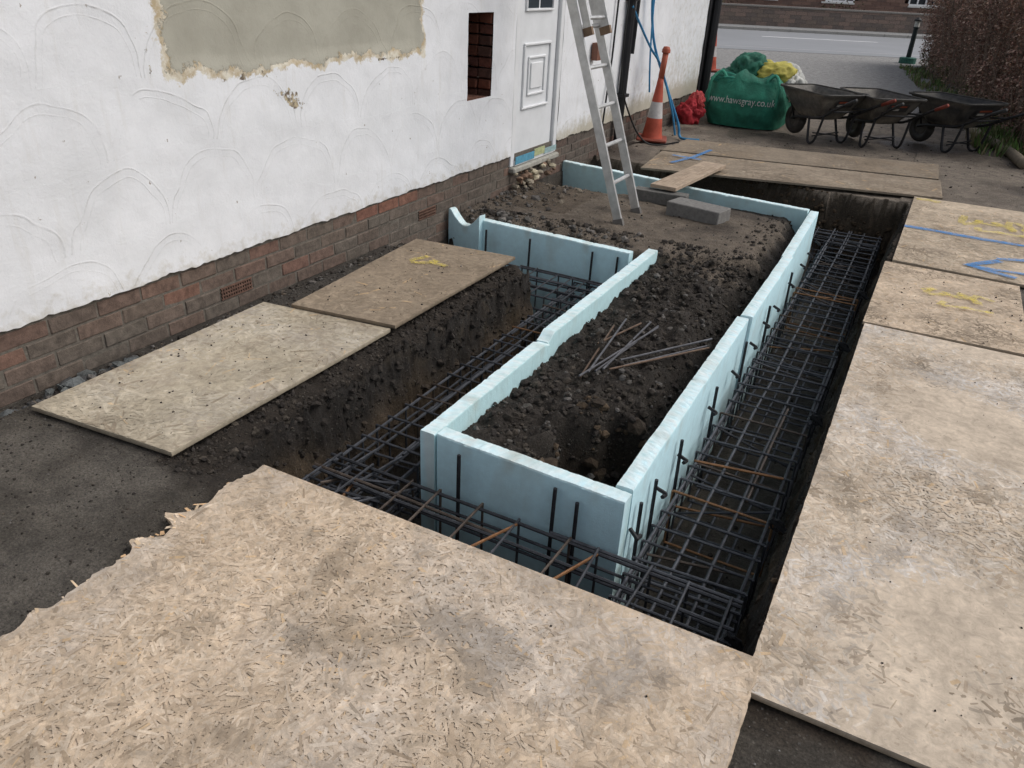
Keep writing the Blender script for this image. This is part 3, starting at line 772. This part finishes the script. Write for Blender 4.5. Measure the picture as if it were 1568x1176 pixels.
# ------------------------------------------------------------ cones
def cone(x,y,h,rz,tilt=0,pin=False):
    e=empty('traffic_cone',(x,y,.01),rz); e.rotation_euler[1]=tilt
    m=MB(); O=(.40,.075,.042); Wt=(.44,.42,.41); s=h/.75
    m.box(-.19*s,.19*s,-.19*s,.19*s,0,.035*s,(.22,.05,.03),bev=.012)
    m.obj('base',M_plastic,parent=e)
    m=MB()
    pr=[(.135,.035),(.125,.06),(.105,.18),(.095,.27),(.0945,.271),(.068,.46),(.0675,.461),(.042,.66),(.034,.745),(.0,.75)]
    cl=[O,O,O,O,Wt,Wt,O,O,O,O]
    m.lathe([(a*s,b_*s) for a,b_ in pr],20,cols=cl)
    if pin: m.tube([(0,0,.7*s),(.01,0,.92)],.032,10,(.36,.09,.05)); m.lathe([(.045,.90),(.045,.93),(.03,.96),(0,.965)],10,o=(.01,0,0),col=(.36,.09,.05))
    m.obj('body',M_plastic,parent=e,smooth=True)
cone(-2.76,8.60,.66,.3,.03,True)
cone(-4.3,16.6,.75,.1)

# ------------------------------------------------------------ bags
be=empty('bulk_bag',(-2.2,10.72,.0),.0)
m=MB(); n=96; lv=30; GN=(.025,.175,.115)
vs=[];fs=[];cs=[]
def crease(a,b,c): return 1-abs(nz(a,b,c,1))*2.2
for i in range(lv+1):
    t=i/lv; z=.54*t
    bul=1+.14*math.sin(math.pi*min(t*1.02,1))-.06*t
    for k in range(n):
        a=2*math.pi*k/n; ca,sa=math.cos(a),math.sin(a)
        r=.46/((abs(ca)**4+abs(sa)**4)**.25)*bul
        cr_=crease(ca*3+t*2,sa*3-t,t*2)
        r*=1+.05*nz(ca*2,sa*2,t*1.5,1.5)+.028*cr_-.02+.012*nz(ca*14,sa*14,t*4,1.5)
        zz=z*(1+.14*nz(ca,sa,0,1.3)*t)+ (.07*nz(ca*3,sa*3,2,1)*t)
        vs.append((r*ca,r*sa,zz)); kk=.75+.35*cr_; cs.append(tuple(q*kk for q in GN))  # fold shade painted into the green: hollows darker, ridges lighter
for i in range(lv):
    for k in range(n): fs.append((i*n+k,i*n+(k+1)%n,(i+1)*n+(k+1)%n,(i+1)*n+k))
base=lv*n
for j in range(1,7):
    q=1-j/6
    for k in range(n):
        v=vs[base+k]
        zz=v[2]*1.0+.06*(1-q)+.10*nz(v[0]*q*2+3,v[1]*q*2,j*.3,2.2)+.05*math.sin(j*1.2)
        vs.append((v[0]*q,v[1]*q,zz)); kk=.7+.6*abs(nz(v[0]*q*3,v[1]*q*3,1,2)); cs.append(tuple(x*kk for x in (.03,.16,.11)))
for i in range(lv,lv+6):
    for k in range(n): fs.append((i*n+k,i*n+(k+1)%n,(i+1)*n+(k+1)%n,(i+1)*n+k))
m.add(vs,fs,cs); m.obj('bag_body',M_fabric,parent=be,smooth=True)
bvh=BVHTree.FromPolygons([Vector(v) for v in vs],fs)
m=MB()
for sx,sy in((-.42,-.42),(.42,-.42),(-.42,.42),(.42,.42)):
    hose(m,[(sx,sy*1.08,.25),(sx*1.0,sy*1.06,.50),(sx*.8,sy*.8,.62),(sx*.6,sy*.9,.54),(sx*.9,sy*.7,.48)],.020,(.04,.24,.16),5)
def crumple(m,c,r,col,sd,sc=(1,1,1),amp=.6):
    b_=bmesh.new(); bmesh.ops.create_icosphere(b_,subdivisions=5,radius=1)
    v=[];cc=[]
    for q in b_.verts:
        p_=q.co; o_=Vector((sd,sd*.7,0))
        a1=1-abs(noise.noise(p_*1.6+o_))*2; a2=1-abs(noise.noise(p_*3.7+o_*2))*2; lo_=noise.noise(p_*.9+o_*3)
        k=.75+amp*(.22*a1+.10*a2+.45*lo_)
        v.append((c[0]+p_.x*r*sc[0]*k,c[1]+p_.y*r*sc[1]*k,c[2]+p_.z*r*sc[2]*k)); f_=(.55+.35*clamp(a1,0,1)+.2*clamp(a2,0,1)); cc.append(tuple(x*f_ for x in col))  # colour carries painted fold shading, darker between the ridges
    m.add(v,[tuple(w_.index for w_ in f.verts) for f in b_.faces],cc); b_.free()
crumple(m,(-.08,.0,.60),.24,(.03,.15,.10),3,(1.0,1,.9),1)
crumple(m,(-.18,-.28,.50),.18,(.03,.22,.155),5,(1.8,.8,.6),1)
crumple(m,(.18,-.25,.49),.18,(.03,.19,.13),8,(1.5,.8,.5),1)
m.obj('bag_top_folds',M_fabric,parent=be,smooth=True)
m=MB(); crumple(m,(.22,.0,.58),.22,(.50,.44,.10),9,(1.3,1,.8),1); crumple(m,(.44,.0,.52),.22,(.56,.56,.52),11,(.8,1,1.0),1); crumple(m,(.2,.1,.64),.17,(.52,.52,.46),15,(1.6,1,.6),1); m.obj('yellow_rubble_sack',M_fabric,parent=be,smooth=True)
cu=bpy.data.curves.new('t','FONT'); cu.body='www.hawsgray.co.uk'; cu.size=.115; cu.align_x='CENTER'
to=bpy.data.objects.new('t',cu); COL.objects.link(to); bpy.context.view_layer.update()
tm=bpy.data.meshes.new_from_object(to); 
m=MB(); tv=[]
bmt=bmesh.new(); bmt.from_mesh(tm); bmesh.ops.triangulate(bmt,faces=bmt.faces); bmesh.ops.subdivide_edges(bmt,edges=bmt.edges,cuts=1)
for v in bmt.verts:
    X,Zz=v.co.x*.85,v.co.y+.28
    hit=bvh.ray_cast(Vector((X,-2,Zz)),Vector((0,1,0)))[0]
    yy=hit.y if hit else -.48
    tv.append((X,yy-.012,Zz))
bmt.verts.index_update()
m.add(tv,[tuple(v.index for v in f.verts) for f in bmt.faces],(.5,.53,.5)); bmt.free()
bpy.data.objects.remove(to); m.obj('bag_lettering',M_fabric,parent=be)
m=MB(); crumple(m,(0,0,.13),.21,(.42,.03,.04),21,(.9,.7,.9),1); crumple(m,(.06,.05,.26),.11,(.45,.06,.06),23,(1,1,1.2),1); m.obj('red_rubble_sack',M_fabric,smooth=True,loc=(-2.80,10.1,0))

# ------------------------------------------------------------ wheelbarrows
def barrow(x,y,rz,tint):
    e=empty('wheelbarrow',(x,y,.005),rz); e.scale=(.92,.92,.94); K=(.022,.022,.024)
    m=MB()
    def ring(z,x0,x1,w0,w1):
        out=[]
        c=[(x0,-w0),(x1,-w1),(x1,w1),(x0,w0)]; rr=.09
        for i in range(4):
            p_=Vector(c[i]); a=(Vector(c[i-1])-p_).normalized(); b_=(Vector(c[(i+1)%4])-p_).normalized()
            for t in(0,.25,.5,.75,1):
                q=(p_+a*rr)*(1-t)**2+p_*2*t*(1-t)+(p_+b_*rr)*t*t; out.append((q.x,q.y,z))
        return out
    rs=[ring(.27,.18,.60,.12,.15),ring(.30,.13,.66,.15,.19),ring(.39,.04,.74,.19,.25),ring(.50,-.05,.81,.235,.30),ring(.57,-.11,.86,.26,.325),ring(.585,-.13,.885,.28,.345),ring(.57,-.135,.89,.285,.35)]
    q=len(rs[0]); vs=sum(rs,[]); fs=[tuple(range(q))]
    for i in range(len(rs)-1):
        for k in range(q): fs.append((i*q+k,i*q+(k+1)%q,(i+1)*q+(k+1)%q,(i+1)*q+k))
    cs=[]
    for v in vs: cs.append(mixc(tint,(.20,.18,.15),clamp(.30+nz(v[0]*9+x,v[1]*9,v[2]*9,1)*1.1+(.4 if v[2]<.36 else 0))))
    m.add(vs,fs,cs); o=m.obj('tray',M_paint,parent=e,smooth=True)
    sdm=o.modifiers.new('s','SOLIDIFY'); sdm.thickness=.004
    m=MB()
    rimp=rs[5]; m.tube(rimp+[rimp[0]],.010,6,(.07,.066,.06))
    for s in(-1,1):
        hose(m,[(-.02,s*.06,.19),(.1,s*.10,.225),(.35,s*.17,.262),(.7,s*.21,.31),(1.0,s*.25,.45),(1.22,s*.27,.55)],.016,K,6)
        hose(m,[(.50,s*.20,.28),(.56,s*.22,.10),(.60,s*.23,.015),(.68,s*.24,.012),(.74,s*.235,.1),(.80,s*.23,.36)],.015,K,6)
        m.tube([(.05,s*.08,.22),(.02,s*.18,.47)],.011,6,K)
        m.tube([(.62,s*.2,.08),(.62,-s*.2,.12)],.008,6,K)
        m.tube([(.80,s*.17,.42),(.97,s*.24,.44)],.010,6,K)
    m.tube([(0,-.08,.19),(0,.08,.19)],.012,8,K); m.tube([(.88,-.23,.40),(.88,.23,.40)],.010,6,K)
    m.obj('frame',M_paint,parent=e,smooth=True)
    m=MB()
    for s in(-1,1): m.tube([(1.16,s*.265,.522),(1.33,s*.28,.595)],.021,8,(.03,.03,.03) if s<0 else (.20,.04,.025))
    m.obj('grips',M_plastic,parent=e,smooth=True)
    m=MB()
    pts=[(.142*math.cos(a),0,.19+.142*math.sin(a)) for a in [2*math.pi*i/24 for i in range(25)]]
    m.tube(pts,.050,10,(.05,.045,.04))
    m.obj('wheel',M_plastic,parent=e,smooth=True)
    m=MB(); 
    m.lathe([(.0,-.02),(.12,-.015),(.12,.015),(0,.02)],20,col=(.10,.09,.08)); o=m.obj('hub',M_paint,parent=e); o.rotation_euler=(math.pi/2,0,0); o.location=(0,0,.19)
    m=MB()
    def lab(y0,y1,t0,t1,off,c):
        f=lambda y,t:(.775+.075*t+off,y,.43+.10*t); m.add([f(y0,t0),f(y1,t0),f(y1,t1),f(y0,t1)],[(0,1,2,3)],c)
    lab(-.13,.13,.1,.95,.024,(.035,.033,.033)); lab(-.10,.10,.62,.82,.028,(.26,.06,.03)); lab(-.10,.02,.2,.45,.028,(.34,.33,.30))
    m.obj('label',M_plastic,parent=e)
barrow(-1.52,10.30,-.75,(.075,.073,.07)); barrow(-.86,10.55,-.95,(.065,.06,.056)); barrow(-.14,10.85,-.72,(.03,.03,.032))

# ------------------------------------------------------------ hedge
hd=MB()
p0=Vector((.90,10.8,0)); p1=Vector((-.88,23.0,0)); dd=(p1-p0).normalized(); nn=Vector((dd.y,-dd.x,0)); LH=(p1-p0).length
def hcol():
    return random.choice([(.34,.19,.145),(.40,.24,.18),(.28,.16,.125),(.47,.32,.24),(.21,.125,.10),(.52,.38,.29),(.18,.14,.10)])
for i in range(64000):
    s=U(0,1)**1.4*LH-.3; z=U(0.04,2.05); face=R()
    dep=abs(random.gauss(0,.16)); 
    if face<.86: off=dep
    else: off=U(0,1.5); z=2.0+U(-.12,.1)-.2*R()
    off+=.16*fb(s,z,0,1.1,3)+(.12*(1-sm(.05,.5,z)) if face<.86 else 0)-.05
    p_=p0+dd*s+nn*off+Vector((0,0,z+.08*fb(s,0,4,.8,3)))
    a=U(0,6.28);b_=U(-1,1); sz=U(.012,.032)
    d1=Vector((math.cos(a),math.sin(a),b_)).normalized()*sz; d2=Vector((-math.sin(a),math.cos(a),U(-1,1))).normalized()*sz*U(.35,.8)
    c=hcol(); k=.7+.8*clamp(.5+fb(s,z,7,2.0,3)); c=tuple(x*k for x in c)
    if z<.35 and R()<.3: c=(.12,.17,.05)
    hd.add([p_-d1,p_-d2,p_+d1,p_+d2],[(0,1,2,3)],c)
for i in range(2200):
    s=U(0,LH*.8); z=U(.0,1.6); p_=p0+dd*s+nn*U(-.08,.3)+Vector((0,0,z)); q=p_+Vector((U(-.12,.12),U(-.2,.2),U(.2,.5)))
    hd.tube([p_,q],.004,4,(.26,.20,.155),cap=False)
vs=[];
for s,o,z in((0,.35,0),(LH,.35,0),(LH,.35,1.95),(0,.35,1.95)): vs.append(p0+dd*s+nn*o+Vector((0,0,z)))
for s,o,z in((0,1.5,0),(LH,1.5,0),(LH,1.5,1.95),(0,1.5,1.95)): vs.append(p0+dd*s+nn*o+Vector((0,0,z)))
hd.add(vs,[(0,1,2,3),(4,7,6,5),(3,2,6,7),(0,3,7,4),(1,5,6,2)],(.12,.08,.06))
hd.obj('hedge',M_leaf)
wd=MB()
for i in range(3400):
    s=U(.2,LH*.9) if R()<.85 else U(-.4,.9); p_=p0+dd*s+nn*U(-.42,.12)
    if fb(s,p_.x*3,0,1.2,2)<-.12: continue
    hh=U(.06,.24) if s<.9 else U(.03,.13); a=U(0,6.28); w_=U(.004,.011)
    tip=p_+Vector((math.cos(a)*hh*.5,math.sin(a)*hh*.5,hh)); sd=Vector((-math.sin(a),math.cos(a),0))*w_; md=p_.lerp(tip,.5)+Vector((0,0,hh*.15))
    wd.add([p_-sd,p_+sd,md+sd,tip,md-sd],[(0,1,2,3,4)],random.choice([(.11,.20,.05),(.15,.25,.07),(.18,.23,.09),(.09,.14,.04),(.26,.23,.12),(.2,.16,.1)]))
wd.obj('daffodil_leaves',M_leaf)
lg=MB(); hose(lg,[(.93,9.9,.05),(.78,10.7,.06),(.56,11.4,.06),(.44,12.2,.05)],[.06]*31 if False else .055,(.20,.165,.12),6); hose(lg,[(.42,12.3,.05),(.20,13.4,.06),(.02,14.5,.05)],.05,(.17,.14,.10),6); lg.obj('log_edging',M_wood,smooth=True)

bo=empty('bollard_light',(-1.05,23.3,0)); m=MB()
m.lathe([(.10,0),(.10,.04),(.06,.06),(.055,.8),(.075,.82),(.075,.84)],16,col=(.02,.03,.03)); m.lathe([(.06,.84),(.06,.97)],16,col=(.55,.55,.5)); m.lathe([(.09,.97),(.085,1.0),(.02,1.05),(0,1.06)],16,col=(.02,.02,.02))
m.lathe([(.2,0),(.2,.13),(.17,.14),(.0,.14)],16,col=(.03,.12,.09)); m.obj('post',M_paint,parent=bo,smooth=False)

# ------------------------------------------------------------ road and far side
RZ=math.radians(26.8)
def sheet(name,x0,x1,y0,y1,z,mat,col=(.2,.2,.2),nx=40):
    m=MB(); vs=[];fs=[]
    for i in range(nx+1):
        x=x0+(x1-x0)*i/nx; vs+=[(x,y0,z),(x,y1,z)]
    for i in range(nx): fs.append((i*2,i*2+2,i*2+3,i*2+1))
    m.add(vs,fs,col); return m.obj(name,mat,rz=RZ)
sheet('road',-150,150,23,33,.006,M_road)
rm=MB()
for y,w_ in((24.0,.10),(32.6,.10)): 
    rm.add([(-150,y,.011),(150,y,.011),(150,y+w_,.011),(-150,y+w_,.011)],[(0,1,2,3)],(.6,.6,.6))
x=-58
while x<60:
    rm.add([(x,29.2,.011),(x+4,29.2,.011),(x+4,29.45,.011),(x,29.45,.011)],[(0,1,2,3)],(.78,.78,.78)); x+=6
rm.obj('road_markings',M_conc,rz=RZ)
k=MB(); x=-60
while x<60: k.box(x,x+.9,33.0,33.13,-.02,.11,(.3,.29,.27),bev=.01); x+=.91
k.obj('kerb',M_conc,rz=RZ)
sheet('pavement',-60,60,33.13,35.0,.10,M_conc,(.24,.24,.235))
gw=MB()
def bricks(mb,x0,x1,y,z0,z1,cols,bw=.225,bh=.075,dep=.1,skip=None):
    z=z0;k=0
    while z<z1:
        x=x0-(bw/2 if k%2 else 0)
        while x<x1:
            if not(skip and skip(x+bw/2,z+bh/2)):
                mb.box(x,x+bw-.01,y-U(0,.004),y+dep,z,z+bh-.01,random.choice(cols))
            x+=bw
        z+=bh;k+=1
RB=[(.22,.165,.14),(.19,.15,.125),(.24,.175,.145),(.16,.13,.115)]
bricks(gw,2,32,35.0,.1,.78,RB,bw=.45,bh=.15)
gw.box(-40,60,35.012,35.2,.0,.78,(.2,.18,.16)); gw.box(-40,60,34.96,35.25,.78,.85,(.25,.23,.21),bev=.01)
gw.obj('garden_wall',M_brick,rz=RZ)
fh=empty('brick_house',(0,0,0),RZ)
WN=[(9.6,11.9),(14.0,15.6),(18.2,19.9),(23,25)]
def inwin(x,z): return any(a<x<b_ for a,b_ in WN) and 1.0<z<2.3
RB2=[(.20,.125,.10),(.17,.105,.085),(.22,.14,.11),(.15,.10,.085)]
m=MB(); bricks(m,-2,30,42.0,0.05,3.0,RB2,bw=.45,bh=.15,skip=inwin)
m.box(-2,30,42.25,50,0,5.5,(.13,.08,.065)); m.box(-2,30,42.015,42.24,0,.99,(.2,.18,.16))
m.box(-2,30,41.9,42.24,3.0,5.5,(.15,.08,.065))
m.obj('walls',M_brick,parent=fh)
m=MB(); vs=[(-3,41.4,5.4),(31,41.4,5.4),(31,46,8.5),(-3,46,8.5),(-3,50.6,5.4),(31,50.6,5.4)]; m.add(vs,[(0,1,2,3),(3,2,5,4),(0,3,4),(1,5,2)],(.12,.07,.055)); m.obj('roof',M_brick,parent=fh)
m=MB()
for a,b_ in WN:
    m.box(a,b_,41.93,42.1,.93,1.0,(.6,.6,.58)); m.box(a,b_,42.0,42.06,1.0,1.08,(.75,.75,.75)); m.box(a,b_,42.0,42.06,2.22,2.3,(.75,.75,.75))
    n_=4
    for i in range(n_+1): xx=a+(b_-a-.07)*i/n_; m.box(xx,xx+.07,42.0,42.055,1.08,2.22,(.75,.75,.75))
    for zz in(1.4,1.8): m.box(a,b_,42.005,42.05,zz,zz+.05,(.75,.75,.75))
m.obj('windows',M_upvc,parent=fh)
m=MB()
for a,b_ in WN: m.box(a+.01,b_-.01,42.10,42.12,1.05,2.25,(.03,.035,.04))
m.obj('window_glass',M_plastic,parent=fh)
sh=MB()
for cx in(3,6.2,8.3,12.8,13.5,16.8,21,22):
    for i in range(1400):
        a=U(0,6.28); rr=.75*(R()**.4)
        px=cx+rr*math.cos(a)*U(.6,1.3); py=36.6+.6*rr*math.sin(a); pz=.1+abs(random.gauss(0,.45))*(1.3-rr)
        s_=U(.03,.07); d1=Vector((U(-1,1),U(-1,1),U(-1,1))).normalized()*s_; d2=Vector((U(-1,1),U(-1,1),U(-1,1))).normalized()*s_*.6; p_=Vector((px,py,pz))
        sh.add([p_-d1,p_-d2,p_+d1,p_+d2],[(0,1,2,3)],random.choice([(.09,.06,.04),(.06,.07,.03),(.12,.08,.05)]))
sh.obj('shrubs',M_leaf,rz=RZ)

# ------------------------------------------------------------ light & camera
wd_=bpy.data.worlds.new('World'); scn.world=wd_; wd_.use_nodes=True; nt=wd_.node_tree
bg=nt.nodes['Background']; sk=nt.nodes.new('ShaderNodeTexSky'); sk.sky_type='NISHITA'; sk.sun_disc=False
EL=math.radians(50); AZ=math.radians(62)
sk.sun_elevation=EL; sk.sun_rotation=AZ; sk.air_density=1.0; sk.dust_density=4.0; sk.ozone_density=1.0
hs=nt.nodes.new('ShaderNodeHueSaturation'); hs.inputs['Saturation'].default_value=.45
nt.links.new(sk.outputs[0],hs.inputs['Color']); nt.links.new(hs.outputs[0],bg.inputs[0]); bg.inputs[1].default_value=.148
sl=bpy.data.lights.new('sun','SUN'); sl.energy=.9; sl.angle=math.radians(35); sl.color=(1,.98,.95)
so=bpy.data.objects.new('sun',sl); COL.objects.link(so)
sd=Vector((math.sin(AZ)*math.cos(EL),math.cos(AZ)*math.cos(EL),math.sin(EL)))
so.rotation_euler=sd.to_track_quat('Z','Y').to_euler()
cam=bpy.data.cameras.new('camera'); co=bpy.data.objects.new('camera',cam); COL.objects.link(co); scn.camera=co
cam.sensor_width=36; cam.lens=36*1178/1568; cam.clip_end=2000; cam.clip_start=.02
A=math.radians(26.8);Pt=math.radians(28.2);r=math.radians(3)
Fh=Vector((-math.sin(A),math.cos(A),0)); Rt=Vector((math.cos(A),math.sin(A),0)); Up=Vector((0,0,1))
fw=Fh*math.cos(Pt)-Up*math.sin(Pt); up=Fh*math.sin(Pt)+Up*math.cos(Pt)
cr=Rt*math.cos(r)+up*math.sin(r); cu_=-Rt*math.sin(r)+up*math.cos(r)
mt=Matrix((cr,cu_,-fw)).transposed().to_4x4(); mt.translation=Vector((0,0,1.6)); co.matrix_world=mt
scn.view_settings.view_transform='Standard'; scn.view_settings.look='None'; scn.view_settings.exposure=0
